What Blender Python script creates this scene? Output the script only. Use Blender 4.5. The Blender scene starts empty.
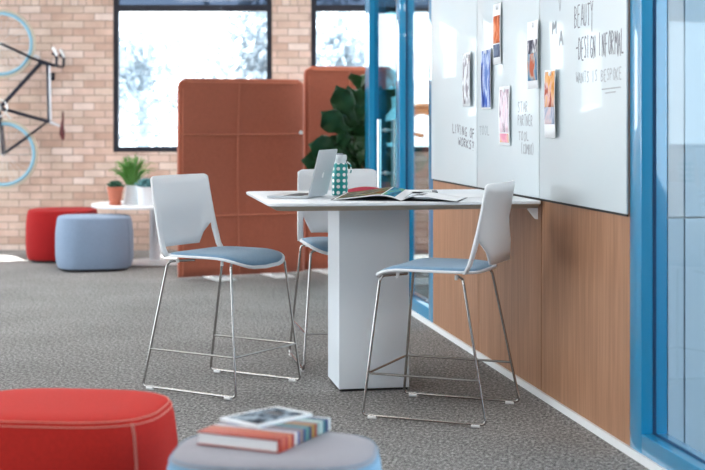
import bpy, bmesh, math, random
from mathutils import Vector, Matrix, noise
random.seed(7)
PI = math.pi
C = bpy.context.scene.collection
TH = 0.171512                      # the glazed wall runs at this angle to the brick wall
cT, sT = math.cos(TH), math.sin(TH)
WT = 14.646                        # distance of the brick wall
def L(u, v, z=0.0): return Vector((u*cT - v*sT, u*sT + v*cT, z))

# ------------------------------------------------------------------ materials
def new_mat(name):
    m = bpy.data.materials.new(name); m.use_nodes = True
    nt = m.node_tree; b = nt.nodes['Principled BSDF']
    return m, nt, b
def N(nt, t, **kw):
    n = nt.nodes.new(t)
    for k, v in kw.items(): setattr(n, k, v)
    return n
def ramp(nt, stops, interp='LINEAR'):
    r = N(nt, 'ShaderNodeValToRGB'); r.color_ramp.interpolation = interp
    e = r.color_ramp.elements
    while len(e) < len(stops): e.new(0.5)
    for i, (p, c) in enumerate(stops):
        e[i].position = p; e[i].color = (*c, 1)
    return r
def mat(name, col, rough=0.5, metal=0.0, coat=0.0, var=0.0, vscale=20, bump=0.0, bscale=200, sheen=0.0, spec=0.35, stretch=None):
    m, nt, b = new_mat(name)
    b.inputs['Base Color'].default_value = (*col, 1)
    b.inputs['Roughness'].default_value = rough
    b.inputs['Metallic'].default_value = metal
    b.inputs['Coat Weight'].default_value = coat
    b.inputs['Coat Roughness'].default_value = 0.05
    b.inputs['Sheen Weight'].default_value = sheen
    b.inputs['Specular IOR Level'].default_value = spec
    tc = N(nt, 'ShaderNodeTexCoord'); vec = tc.outputs['Object']
    if stretch:
        mp = N(nt, 'ShaderNodeMapping'); mp.inputs['Scale'].default_value = stretch
        nt.links.new(vec, mp.inputs['Vector']); vec = mp.outputs['Vector']
    if var:
        n = N(nt, 'ShaderNodeTexNoise'); n.inputs['Scale'].default_value = vscale; n.inputs['Detail'].default_value = 4
        nt.links.new(vec, n.inputs['Vector'])
        r = ramp(nt, [(0.25, tuple(c*(1-var) for c in col)), (0.75, tuple(min(1, c*(1+var)) for c in col))])
        nt.links.new(n.outputs['Fac'], r.inputs['Fac']); nt.links.new(r.outputs['Color'], b.inputs['Base Color'])
    if bump:
        n = N(nt, 'ShaderNodeTexNoise'); n.inputs['Scale'].default_value = bscale; n.inputs['Detail'].default_value = 3
        nt.links.new(vec, n.inputs['Vector'])
        bp = N(nt, 'ShaderNodeBump'); bp.inputs['Strength'].default_value = bump; bp.inputs['Distance'].default_value = 0.003
        nt.links.new(n.outputs['Fac'], bp.inputs['Height']); nt.links.new(bp.outputs['Normal'], b.inputs['Normal'])
    return m
def glass(name, tint=(1, 1, 1), refl=0.5, haze=0.0):
    m = bpy.data.materials.new(name); m.use_nodes = True; nt = m.node_tree; nt.nodes.clear()
    o = N(nt, 'ShaderNodeOutputMaterial'); t = N(nt, 'ShaderNodeBsdfTransparent'); g = N(nt, 'ShaderNodeBsdfGlossy')
    t.inputs['Color'].default_value = (*tint, 1); g.inputs['Roughness'].default_value = 0.02
    f = N(nt, 'ShaderNodeFresnel'); f.inputs['IOR'].default_value = 1.45
    mu = N(nt, 'ShaderNodeMath', operation='MULTIPLY'); mu.inputs[1].default_value = refl
    mx = N(nt, 'ShaderNodeMixShader')
    nt.links.new(f.outputs[0], mu.inputs[0]); nt.links.new(mu.outputs[0], mx.inputs[0])
    nt.links.new(t.outputs[0], mx.inputs[1]); nt.links.new(g.outputs[0], mx.inputs[2]); nt.links.new(mx.outputs[0], o.inputs[0])
    return m

def brick_mat():
    m, nt, b = new_mat('brick')
    tc = N(nt, 'ShaderNodeTexCoord'); sx = N(nt, 'ShaderNodeSeparateXYZ'); nt.links.new(tc.outputs['Object'], sx.inputs[0])
    def brick(a, o, w, h, off):
        cx = N(nt, 'ShaderNodeCombineXYZ'); nt.links.new(sx.outputs[a], cx.inputs[0])
        ad = N(nt, 'ShaderNodeMath', operation='ADD'); ad.inputs[1].default_value = off
        nt.links.new(sx.outputs[o], ad.inputs[0]); nt.links.new(ad.outputs[0], cx.inputs[1])
        br = N(nt, 'ShaderNodeTexBrick'); br.inputs['Scale'].default_value = 1
        br.inputs['Brick Width'].default_value = w; br.inputs['Row Height'].default_value = h
        br.inputs['Mortar Size'].default_value = 0.0055; br.inputs['Mortar Smooth'].default_value = 0.25; br.inputs['Bias'].default_value = 0.0
        br.inputs['Color1'].default_value = (0.0, 0, 0, 1); br.inputs['Color2'].default_value = (1, 1, 1, 1); br.inputs['Mortar'].default_value = (0.5, 0.5, 0.5, 1)
        nt.links.new(cx.outputs[0], br.inputs['Vector']); return br
    b1 = brick(0, 2, 0.225, 0.078, 0.019)
    b2 = brick(0, 2, 0.082, 0.24, -2.558 + 0.24*11)
    gt = N(nt, 'ShaderNodeMath', operation='GREATER_THAN'); gt.inputs[1].default_value = 2.555; nt.links.new(sx.outputs[2], gt.inputs[0])
    mc = N(nt, 'ShaderNodeMix', data_type='RGBA'); nt.links.new(gt.outputs[0], mc.inputs[0]); nt.links.new(b1.outputs['Color'], mc.inputs[6]); nt.links.new(b2.outputs['Color'], mc.inputs[7])
    mf = N(nt, 'ShaderNodeMix'); nt.links.new(gt.outputs[0], mf.inputs[0]); nt.links.new(b1.outputs['Fac'], mf.inputs[2]); nt.links.new(b2.outputs['Fac'], mf.inputs[3])
    r = ramp(nt, [(0.0, (0.52, 0.35, 0.275)), (0.3, (0.61, 0.44, 0.36)), (0.55, (0.67, 0.50, 0.43)), (0.8, (0.60, 0.46, 0.375)), (1.0, (0.74, 0.61, 0.55))])
    nt.links.new(mc.outputs[2], r.inputs['Fac'])
    n = N(nt, 'ShaderNodeTexNoise'); n.inputs['Scale'].default_value = 7; n.inputs['Detail'].default_value = 6; nt.links.new(tc.outputs['Object'], n.inputs['Vector'])
    rn = ramp(nt, [(0.3, (0.80, 0.78, 0.76)), (0.6, (1.0, 1.0, 1.0)), (0.75, (1.2, 1.22, 1.25))]); nt.links.new(n.outputs['Fac'], rn.inputs['Fac'])
    mm = N(nt, 'ShaderNodeMix', data_type='RGBA', blend_type='MULTIPLY'); mm.inputs[0].default_value = 0.8
    nt.links.new(r.outputs['Color'], mm.inputs[6]); nt.links.new(rn.outputs['Color'], mm.inputs[7])
    mo = N(nt, 'ShaderNodeMix', data_type='RGBA'); nt.links.new(mf.outputs[0], mo.inputs[0]); nt.links.new(mm.outputs[2], mo.inputs[6]); mo.inputs[7].default_value = (0.31, 0.24, 0.20, 1)
    nt.links.new(mo.outputs[2], b.inputs['Base Color']); b.inputs['Roughness'].default_value = 0.85
    bp = N(nt, 'ShaderNodeBump'); bp.invert = True; bp.inputs['Strength'].default_value = 0.6; bp.inputs['Distance'].default_value = 0.008
    nt.links.new(mf.outputs[0], bp.inputs['Height']); nt.links.new(bp.outputs['Normal'], b.inputs['Normal'])
    return m
def carpet_mat():
    m, nt, b = new_mat('carpet')
    tc = N(nt, 'ShaderNodeTexCoord'); mp = N(nt, 'ShaderNodeMapping'); mp.inputs['Rotation'].default_value = (0, 0, 0.17); nt.links.new(tc.outputs['Object'], mp.inputs['Vector'])
    n = N(nt, 'ShaderNodeTexNoise'); n.inputs['Scale'].default_value = 70; n.inputs['Detail'].default_value = 6; n.inputs['Roughness'].default_value = 0.85
    mp2 = N(nt, 'ShaderNodeMapping'); mp2.inputs['Scale'].default_value = (1, 0.55, 1); nt.links.new(mp.outputs[0], mp2.inputs['Vector']); nt.links.new(mp2.outputs[0], n.inputs['Vector'])
    r = ramp(nt, [(0.36, (0.03, 0.03, 0.031)), (0.5, (0.22, 0.213, 0.208)), (0.64, (0.56, 0.545, 0.53))]); nt.links.new(n.outputs['Fac'], r.inputs['Fac'])
    n2 = N(nt, 'ShaderNodeTexNoise'); n2.inputs['Scale'].default_value = 1.5; n2.inputs['Detail'].default_value = 3; nt.links.new(mp.outputs[0], n2.inputs['Vector'])
    r2 = ramp(nt, [(0.3, (0.9, 0.9, 0.9)), (0.7, (1.1, 1.1, 1.1))]); nt.links.new(n2.outputs['Fac'], r2.inputs['Fac'])
    mm = N(nt, 'ShaderNodeMix', data_type='RGBA', blend_type='MULTIPLY'); mm.inputs[0].default_value = 1
    nt.links.new(r.outputs['Color'], mm.inputs[6]); nt.links.new(r2.outputs['Color'], mm.inputs[7]); nt.links.new(mm.outputs[2], b.inputs['Base Color'])
    b.inputs['Roughness'].default_value = 0.95; b.inputs['Specular IOR Level'].default_value = 0.2
    bp = N(nt, 'ShaderNodeBump'); bp.inputs['Strength'].default_value = 0.7; bp.inputs['Distance'].default_value = 0.006
    nt.links.new(n.outputs['Fac'], bp.inputs['Height']); nt.links.new(bp.outputs['Normal'], b.inputs['Normal'])
    return m
def wood_mat():
    m, nt, b = new_mat('oak_veneer')
    tc = N(nt, 'ShaderNodeTexCoord'); mp = N(nt, 'ShaderNodeMapping'); mp.inputs['Scale'].default_value = (1, 22, 0.9); nt.links.new(tc.outputs['Object'], mp.inputs['Vector'])
    n = N(nt, 'ShaderNodeTexNoise'); n.inputs['Scale'].default_value = 2.2; n.inputs['Detail'].default_value = 6; n.inputs['Roughness'].default_value = 0.6; nt.links.new(mp.outputs[0], n.inputs['Vector'])
    r = ramp(nt, [(0.25, (0.27, 0.125, 0.062)), (0.5, (0.37, 0.185, 0.10)), (0.75, (0.47, 0.255, 0.145))]); nt.links.new(n.outputs['Fac'], r.inputs['Fac'])
    nt.links.new(r.outputs['Color'], b.inputs['Base Color']); b.inputs['Roughness'].default_value = 0.45
    return m
def stripes_mat(name, axis, lo, hi, cols, rough=0.4):
    m, nt, b = new_mat(name)
    tc = N(nt, 'ShaderNodeTexCoord'); sx = N(nt, 'ShaderNodeSeparateXYZ'); nt.links.new(tc.outputs['Object'], sx.inputs[0])
    mr = N(nt, 'ShaderNodeMapRange'); mr.inputs['From Min'].default_value = lo; mr.inputs['From Max'].default_value = hi; nt.links.new(sx.outputs[axis], mr.inputs['Value'])
    k = len(cols); r = ramp(nt, [(i/k, c) for i, c in enumerate(cols)], 'CONSTANT'); nt.links.new(mr.outputs[0], r.inputs['Fac'])
    nt.links.new(r.outputs['Color'], b.inputs['Base Color']); b.inputs['Roughness'].default_value = rough
    return m
def print_mat(name, cols, scale=6, stretch=(1, 1, 1), detail=3, dist=1.0, z0=None):
    """patchy printed picture"""
    m, nt, b = new_mat(name)
    tc = N(nt, 'ShaderNodeTexCoord'); mp = N(nt, 'ShaderNodeMapping'); mp.inputs['Scale'].default_value = stretch; nt.links.new(tc.outputs['Object'], mp.inputs['Vector'])
    n = N(nt, 'ShaderNodeTexNoise'); n.inputs['Scale'].default_value = scale; n.inputs['Detail'].default_value = detail; n.inputs['Distortion'].default_value = dist
    nt.links.new(mp.outputs[0], n.inputs['Vector'])
    k = len(cols); r = ramp(nt, [(0.38 + 0.24*i/(k-1), tuple(q**1.25 for q in c)) for i, c in enumerate(cols)]); nt.links.new(n.outputs['Fac'], r.inputs['Fac'])
    nt.links.new(r.outputs['Color'], b.inputs['Base Color']); b.inputs['Roughness'].default_value = 0.8; b.inputs['Specular IOR Level'].default_value = 0.12
    return m
def dots_mat():
    m, nt, b = new_mat('dotted_teal')
    tc = N(nt, 'ShaderNodeTexCoord'); sx = N(nt, 'ShaderNodeSeparateXYZ'); nt.links.new(tc.outputs['Object'], sx.inputs[0])
    at = N(nt, 'ShaderNodeMath', operation='ARCTAN2'); nt.links.new(sx.outputs[1], at.inputs[0]); nt.links.new(sx.outputs[0], at.inputs[1])
    def cell(src, mul):
        a = N(nt, 'ShaderNodeMath', operation='MULTIPLY'); a.inputs[1].default_value = mul; nt.links.new(src, a.inputs[0])
        f = N(nt, 'ShaderNodeMath', operation='FRACT'); nt.links.new(a.outputs[0], f.inputs[0])
        s = N(nt, 'ShaderNodeMath', operation='SUBTRACT'); s.inputs[1].default_value = 0.5; nt.links.new(f.outputs[0], s.inputs[0])
        p = N(nt, 'ShaderNodeMath', operation='POWER'); p.inputs[1].default_value = 2; nt.links.new(s.outputs[0], p.inputs[0])
        return p.outputs[0]
    a = cell(at.outputs[0], 8/(2*PI)); c = cell(sx.outputs[2], 1/0.031)
    ad = N(nt, 'ShaderNodeMath', operation='ADD'); nt.links.new(a, ad.inputs[0]); nt.links.new(c, ad.inputs[1])
    lt = N(nt, 'ShaderNodeMath', operation='LESS_THAN'); lt.inputs[1].default_value = 0.09; nt.links.new(ad.outputs[0], lt.inputs[0])
    mx = N(nt, 'ShaderNodeMix', data_type='RGBA'); nt.links.new(lt.outputs[0], mx.inputs[0]); mx.inputs[6].default_value = (0.0, 0.27, 0.27, 1); mx.inputs[7].default_value = (0.85, 0.9, 0.9, 1)
    nt.links.new(mx.outputs[2], b.inputs['Base Color']); b.inputs['Roughness'].default_value = 0.4
    return m

M = dict(
    brick=brick_mat(), carpet=carpet_mat(), wood=wood_mat(), dots=dots_mat(),
    white_lam=mat('white_laminate', (0.80, 0.83, 0.86), 0.35),
    white_col=mat('white_column', (0.78, 0.85, 0.91), 0.4),
    white_plastic=mat('white_plastic', (0.80, 0.83, 0.86), 0.38),
    white_paint=mat('white_paint', (0.78, 0.79, 0.80), 0.6),
    grey_paint=mat('grey_paint', (0.16, 0.17, 0.19), 0.8),
    ceiling=mat('ceiling_paint', (0.80, 0.80, 0.80), 0.9),
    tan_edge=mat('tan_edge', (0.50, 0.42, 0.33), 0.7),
    board=mat('board_glass', (0.63, 0.71, 0.745), 0.5, coat=0.35),
    marker=mat('dry_marker', (0.16, 0.16, 0.19), 0.6),
    marker_soft=mat('faded_marker', (0.34, 0.37, 0.40), 0.6),
    blue=mat('blue_frame', (0.004, 0.25, 0.48), 0.3, coat=1.0),
    gasket=mat('dark_gasket', (0.004, 0.05, 0.13), 0.6),
    black_frame=mat('black_window_frame', (0.010, 0.012, 0.022), 0.45),
    chrome=mat('chrome', (0.40, 0.385, 0.37), 0.16, metal=1.0),
    steel=mat('brushed_steel', (0.70, 0.71, 0.72), 0.30, metal=1.0),
    clear_plastic=mat('clear_plastic', (0.75, 0.75, 0.75), 0.25),
    pad=mat('blue_grey_weave', (0.165, 0.30, 0.44), 0.8, var=0.12, vscale=120, bump=0.4, bscale=400, sheen=0.3),
    red=mat('red_weave', (0.54, 0.018, 0.011), 0.8, var=0.10, vscale=90, bump=0.7, bscale=260, sheen=0.0),
    redb=mat('red_wool', (0.34, 0.006, 0.007), 0.85, var=0.06, vscale=60, bump=0.4, bscale=260),
    otblue=mat('pale_blue_wool', (0.23, 0.31, 0.43), 0.85, var=0.05, vscale=60, bump=0.4, bscale=300, sheen=0.1),
    otblue2=mat('sky_blue_wool', (0.22, 0.45, 0.66), 0.85, var=0.05, vscale=60, bump=0.4, bscale=300, sheen=0.25),
    ottop_lit=mat('wool_greyed_by_light', (0.32, 0.31, 0.35), 0.85, var=0.05, vscale=60, bump=0.4, bscale=300, sheen=0.2),  # front blue ottoman's top: greying by light put into the wool colour
    stitch=mat('pink_stitching', (0.75, 0.30, 0.24), 0.8),
    stitch_b=mat('blue_stitching', (0.25, 0.36, 0.48), 0.8),
    dark_base=mat('dark_base', (0.02, 0.02, 0.022), 0.6),
    terracotta=mat('terracotta_felt', (0.38, 0.098, 0.053), 0.9, var=0.07, vscale=40, bump=0.4, bscale=200, sheen=0.2),
    seam=mat('felt_seam', (0.50, 0.16, 0.095), 0.9),
    alu=mat('aluminium', (0.58, 0.63, 0.67), 0.35, metal=0.35),
    dark_key=mat('keyboard_keys', (0.05, 0.05, 0.06), 0.5),
    screen_black=mat('black_screen', (0.01, 0.01, 0.012), 0.1),
    logo=mat('logo_white', (0.95, 0.96, 0.97), 0.3),
    cap=mat('frosted_cap', (0.62, 0.68, 0.72), 0.2, coat=0.5),
    cap_top=mat('grey_cap', (0.25, 0.29, 0.36), 0.4),
    paper=mat('paper_white', (0.86, 0.88, 0.90), 0.6),
    redpaper=mat('red_cover', (0.40, 0.02, 0.05), 0.8, spec=0.1),
    ink=mat('dark_photo_page', (0.02, 0.022, 0.03), 0.35),
    pot_tc=mat('clay_pot', (0.50, 0.16, 0.10), 0.8, var=0.08, vscale=30),
    pot_w=mat('white_pot', (0.72, 0.76, 0.80), 0.5),
    soil=mat('potting_soil', (0.03, 0.02, 0.015), 0.95, var=0.3, vscale=60),
    grass=mat('grassy_leaf', (0.10, 0.27, 0.05), 0.5, var=0.3, vscale=30),
    succ=mat('dark_succulent', (0.035, 0.12, 0.075), 0.5, var=0.3, vscale=40),
    succ_b=mat('blue_succulent', (0.10, 0.26, 0.28), 0.5, var=0.2, vscale=40),
    fig=mat('fig_leaf', (0.020, 0.062, 0.020), 0.33, var=0.35, vscale=9),
    bark=mat('brown_bark', (0.13, 0.06, 0.03), 0.8, var=0.2, vscale=20),
    bark2=mat('brown_limb', (0.20, 0.085, 0.03), 0.8, var=0.2, vscale=8),
    bike=mat('dark_navy_paint', (0.012, 0.014, 0.028), 0.3),
    bike_silver=mat('pale_silver_paint', (0.6, 0.63, 0.68), 0.35, metal=0.3),
    rim=mat('pale_blue_rim', (0.22, 0.42, 0.54), 0.4),
    tyre=mat('cream_tyre', (0.52, 0.46, 0.36), 0.6),
    saddle=mat('maroon_leather', (0.10, 0.02, 0.025), 0.45),
    glass=glass('clear_glass', (0.93, 0.97, 0.98), 0.55),
    clear2=glass('clear_low_glass', (0.90, 0.96, 0.99), 0.08),
    win_glass=glass('window_glass', (0.97, 0.99, 1.0), 0.3),
    tint=glass('smoked_glass', (0.20, 0.235, 0.29), 0.4),
    teal_glass=glass('teal_glass', (0.45, 0.74, 0.80), 0.8),
    partA=mat('pale_grey_gloss', (0.62, 0.64, 0.67), 0.35, coat=0.2),
    partB=mat('pale_blue_gloss', (0.46, 0.57, 0.66), 0.3, coat=0.2),
    snow=mat('pale_ground', (0.7, 0.72, 0.75), 0.9),
    tree=mat('hazy_leaf', (0.20, 0.25, 0.29), 0.8, var=0.3, vscale=0.6),
)
def emis(name, col, s):
    m = bpy.data.materials.new(name); m.use_nodes = True; nt = m.node_tree; nt.nodes.clear()
    e = N(nt, 'ShaderNodeEmission'); e.inputs[0].default_value = (*col, 1); e.inputs[1].default_value = s
    o = N(nt, 'ShaderNodeOutputMaterial'); nt.links.new(e.outputs[0], o.inputs[0]); return m
M['blue'].node_tree.nodes['Principled BSDF'].inputs['Coat IOR'].default_value = 1.75
M['lamp'] = emis('lamp_diffuser', (1.0, 0.97, 0.93), 9.0)

# ------------------------------------------------------------------ mesh helpers
def box(bm, x0, x1, y0, y1, z0, z1, bev=0.0):
    r = bmesh.ops.create_cube(bm, size=1.0)
    for v in r['verts']:
        v.co = Vector((x0 + (v.co.x+.5)*(x1-x0), y0 + (v.co.y+.5)*(y1-y0), z0 + (v.co.z+.5)*(z1-z0)))
    if bev:
        ed = list({e for v in r['verts'] for e in v.link_edges})
        bmesh.ops.bevel(bm, geom=ed, offset=bev, segments=3, affect='EDGES', profile=0.5)
def fillet(pts, rad, seg=5):
    out = [Vector(pts[0])]
    for i in range(1, len(pts)-1):
        p0, p, p1 = Vector(pts[i-1]), Vector(pts[i]), Vector(pts[i+1])
        a, b = (p0-p), (p1-p); r = min(rad, a.length*.45, b.length*.45); a.normalize(); b.normalize()
        s, e = p+a*r, p+b*r
        for k in range(seg+1):
            t = k/seg; out.append(s*(1-t)**2 + p*2*t*(1-t) + e*t*t)
    out.append(Vector(pts[-1])); return out
def tube(bm, pts, r, n=8, closed=False, rads=None):
    pts = [Vector(p) for p in pts]; m = len(pts); rings = []
    up = None
    for i in range(m):
        if closed: d = pts[(i+1) % m]-pts[i-1]
        else: d = pts[min(i+1, m-1)]-pts[max(i-1, 0)]
        d.normalize()
        if up is None: up = d.orthogonal().normalized()
        else:
            up = up - d*up.dot(d)
            up = up.normalized() if up.length > 1e-6 else d.orthogonal().normalized()
        w = d.cross(up); rr = rads[i] if rads else r
        rings.append([bm.verts.new(pts[i] + (up*math.cos(2*PI*k/n) + w*math.sin(2*PI*k/n))*rr) for k in range(n)])
    for i in range(m if closed else m-1):
        a, b = rings[i], rings[(i+1) % m]
        for k in range(n): bm.faces.new((a[k], a[(k+1) % n], b[(k+1) % n], b[k]))
    if not closed:
        bm.faces.new(rings[0][::-1]); bm.faces.new(rings[-1])
def lathe(bm, prof, n=32, cx=0, cy=0, sup=2.0, sx=1, sy=1, caps=True):
    rings = []
    for r, z in prof:
        ring = []
        for k in range(n):
            a = 2*PI*k/n; c, s = math.cos(a), math.sin(a)
            if sup != 2:
                c = math.copysign(abs(c)**(2/sup), c); s = math.copysign(abs(s)**(2/sup), s)
            ring.append(bm.verts.new((cx + r*sx*c, cy + r*sy*s, z)))
        rings.append(ring)
    for a, b in zip(rings, rings[1:]):
        for k in range(n): bm.faces.new((a[k], a[(k+1) % n], b[(k+1) % n], b[k]))
    if caps:
        bm.faces.new(rings[0][::-1]); bm.faces.new(rings[-1])
    return rings
def grid(bm, fn, nu, nv):
    V = [[bm.verts.new(fn(i/nu, j/nv)) for j in range(nv+1)] for i in range(nu+1)]
    for i in range(nu):
        for j in range(nv):
            bm.faces.new((V[i][j], V[i+1][j], V[i+1][j+1], V[i][j+1]))
    return V
def prism(bm, poly, z0, z1, inset=0.0):
    a = [bm.verts.new((x, y, z0)) for x, y in poly]; b = [bm.verts.new((x, y, z1)) for x, y in poly]
    n = len(poly)
    for k in range(n): bm.faces.new((a[k], a[(k+1) % n], b[(k+1) % n], b[k]))
    bm.faces.new(a[::-1]); bm.faces.new(b)
def build(name, bm, m, parent=None, smooth=True, solid=0.0, loc=None, rotz=None, mods=None):
    bmesh.ops.recalc_face_normals(bm, faces=bm.faces[:])
    me = bpy.data.meshes.new(name); bm.to_mesh(me); bm.free()
    me.materials.append(M[m] if isinstance(m, str) else m)
    o = bpy.data.objects.new(name, me); C.objects.link(o)
    if smooth:
        for p in me.polygons: p.use_smooth = True
        try: me.set_sharp_from_angle(angle=math.radians(38))
        except Exception: pass
    if solid:
        s = o.modifiers.new('solid', 'SOLIDIFY'); s.thickness = solid; s.offset = 0
    if parent: o.parent = parent
    if loc is not None: o.location = loc
    if rotz is not None: o.rotation_euler.z = rotz
    return o
def B(): return bmesh.new()
def tag(o, label, cat, group=None):
    o['label'] = label; o['category'] = cat
    if group: o['group'] = group
    return o
def thing(name, label, cat, loc=(0, 0, 0), rotz=0, group=None):
    o = bpy.data.objects.new(name, None); C.objects.link(o); o.empty_display_size = 0.1
    o.location = loc; o.rotation_euler = (0, 0, rotz); return tag(o, label, cat, group)
def struct(name, bm, m, parent=None, wall=True, smooth=False):
    o = build(name, bm, m, parent, smooth)
    if wall and parent is None: o.rotation_euler.z = TH
    o['kind'] = 'structure'; return o
def dup(root, loc, rotz, label, group=None):
    r = root.copy(); C.objects.link(r); r.location = loc; r.rotation_euler = (0, 0, rotz); r['label'] = label
    for ch in list(root.children):
        c = ch.copy(); C.objects.link(c); c.parent = r
        for g in list(ch.children):
            d = g.copy(); C.objects.link(d); d.parent = c
    return r

# ------------------------------------------------------------------ the setting
bm = B(); box(bm, -9, 7.5, -4, WT+0.25, -0.1, 0); struct('floor', bm, 'carpet', wall=False)
CZ = 3.15
bm = B(); box(bm, -9, 7.5, -4, WT+0.25, CZ, CZ+0.1); struct('ceiling', bm, 'ceiling', wall=False)

bm = B(); box(bm, -9, 7.5, -4.15, -4, 0, CZ); struct('shade_wall_front', bm, 'grey_paint', wall=False)  # unseen wall added behind the camera to keep light off front faces
bm = B(); box(bm, -9.15, -9, -4, 1.0, 0, CZ); struct('shade_wall_left', bm, 'grey_paint', wall=False)  # unseen partial wall, added to cut side light on camera-facing surfaces
# brick wall with three window openings
px = lambda x: (x-352.5)*WT/1400
wins = [(-5.75, -3.74), (px(113), px(272)), (px(311), px(471))]
SILL, HEAD = 1.36-32*WT/1400, 2.85
bm = B(); xs = [-9.0]
for a, b in wins: xs += [a, b]
xs.append(7.5)
for i in range(0, len(xs), 2): box(bm, xs[i], xs[i+1], WT, WT+0.25, 0, CZ)
for a, b in wins:
    box(bm, a, b, WT, WT+0.25, 0, SILL); box(bm, a, b, WT, WT+0.25, HEAD, CZ)
struct('wall_back', bm, 'brick', wall=False)
for i, (a, b) in enumerate(wins):
    w = bpy.data.objects.new('window_%d' % (i+1), None); C.objects.link(w); w['kind'] = 'structure'; w.location = (a, WT, 0)
    W = b-a; F = 0.055; T0, T1 = 2.497, 2.567
    bm = B()
    box(bm, 0, F, 0.02, 0.09, SILL, HEAD); box(bm, W-F, W, 0.02, 0.09, SILL, HEAD)
    box(bm, F, W-F, 0.02, 0.09, SILL, SILL+F); box(bm, F, W-F, 0.02, 0.09, HEAD-F, HEAD); box(bm, F, W-F, 0.02, 0.09, T0, T1)
    build('window_frame', bm, 'black_frame', w, False)
    bm = B(); box(bm, F, W-F, 0.05, 0.058, SILL+F, T0); build('window_pane', bm, 'win_glass', w, False)
    bm = B(); box(bm, F, W-F, 0.05, 0.058, T1, HEAD-F); build('transom_pane', bm, 'tint', w, False)

# right hand wall: oak panels, glass whiteboards, blue glazed frames
U0 = 2.08
bm = B()
for v0, v1 in ((5.41, 6.585), (6.595, 7.765), (7.775, 8.925)):
    box(bm, U0, U0+0.06, v0, v1, 0.035, CZ)
box(bm, U0+0.01, U0+0.10, 5.41, 8.925, 0.0, CZ)
struct('wall_right', bm, 'wood')
bm = B(); box(bm, U0-0.012, U0+0.02, 3.0, 11.4, 0, 0.034); struct('baseboard_right', bm, 'white_paint')
# window frame at the near end (blue)
def frame_bm(parts):
    b_ = B()
    for p in parts: box(b_, *p, 0.003)
    return b_
D = 0.11
def glazed(name, v0, v1, mname='glass', rail=0.112, panes=True):
    """blue framed glazing between v0 (near) and v1 (far)"""
    w = bpy.data.objects.new(name, None); C.objects.link(w); w['kind'] = 'structure'; w.rotation_euler.z = TH
    F = 0.125
    bm = frame_bm([(U0, U0+D, v1-F, v1, 0, CZ), (U0, U0+D, v0, v0+F, 0, CZ), (U0, U0+D, v0+F, v1-F, 0.0, rail), (U0, U0+D, v0+F, v1-F, 2.75, CZ)])
    build('window_frame', bm, 'blue', w)
    bm = B()
    g = U0+D/2
    for a in (v1-F-0.003, v0+F): box(bm, g-0.007, g+0.007, a, a+0.003, rail, 2.75)
    box(bm, g-0.007, g+0.007, v0+F, v1-F, rail, rail+0.003)
    build('gasket', bm, 'gasket', w, False)
    bm = B(); box(bm, g-0.004, g+0.004, v0+F+0.003, v1-F-0.003, rail+0.003, 2.75); build('window_pane', bm, mname, w, False)
    return w
glazed('window_4', 2.7, 5.41, 'clear2')
glazed('window_5', 8.928, 10.13)
# the bright bevel line on the bottom rail of the near frame
# door with ladder pull, post at its far side
bm = frame_bm([(U0, U0+D+0.03, 11.22, 11.40, 0, CZ), (U0, U0+D, 10.13, 11.22, 2.75, CZ)]); struct('trim_1', bm, 'blue')
door = bpy.data.objects.new('door_1', None); C.objects.link(door); door['kind'] = 'structure'; door.rotation_euler.z = TH
bm = B(); box(bm, U0+0.04, U0+0.052, 10.15, 11.20, 0.012, 2.74); build('door_glass', bm, 'teal_glass', door, False)
bm = B(); box(bm, U0+0.03, U0+0.062, 10.15, 11.20, 0.012, 0.10); build('bottom_rail', bm, 'blue', door, False)
hd = bpy.data.objects.new('door_handle', None); C.objects.link(hd); hd.parent = door
for s in (-1, 1):
    bm = B(); u = U0+0.046+s*0.060; tube(bm, [(u, 10.71, 0.42), (u, 10.71, 1.365)], 0.016, 14); build('pull_bar', bm, 'steel', hd)
for z in (0.58, 0.945, 1.28):
    bm = B(); tube(bm, [(U0-0.014, 10.71, z), (U0+0.106, 10.71, z)], 0.009, 10); tube(bm, [(U0+0.025, 10.71, z), (U0+0.067, 10.71, z)], 0.017, 12); build('standoff', bm, 'steel', hd)
# glazed return of the meeting room behind the post, and its inner partition
w = bpy.data.objects.new('window_6', None); C.objects.link(w); w['kind'] = 'structure'; w.rotation_euler.z = TH
bm = B(); box(bm, U0+D+0.03, 5.0, 11.31, 11.36, 0, 0.05); build('base_channel', bm, 'white_paint', w, False)
bm = B(); box(bm, U0+D+0.03, 5.0, 11.33, 11.34, 0.05, CZ); build('window_pane', bm, 'glass', w, False)
bm = B(); box(bm, U0+D+0.002, 5.0, 5.30, 5.40, 0, CZ); struct('wall_partition', bm, 'white_paint')
bm = B(); box(bm, U0+D+0.002, 2.257, 5.282, 5.298, 0.0, 0.967); struct('trim_2', bm, 'partB')
bm = B(); box(bm, U0+D+0.002, 2.257, 5.282, 5.298, 0.974, CZ); struct('trim_3', bm, 'partA')
bm = B(); box(bm, 2.262, 5.0, 5.278, 5.298, 0.0, 0.967); struct('trim_4', bm, 'partB')
bm = B(); box(bm, 2.262, 5.0, 5.278, 5.298, 0.974, CZ); struct('trim_5', bm, 'partB')

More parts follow.
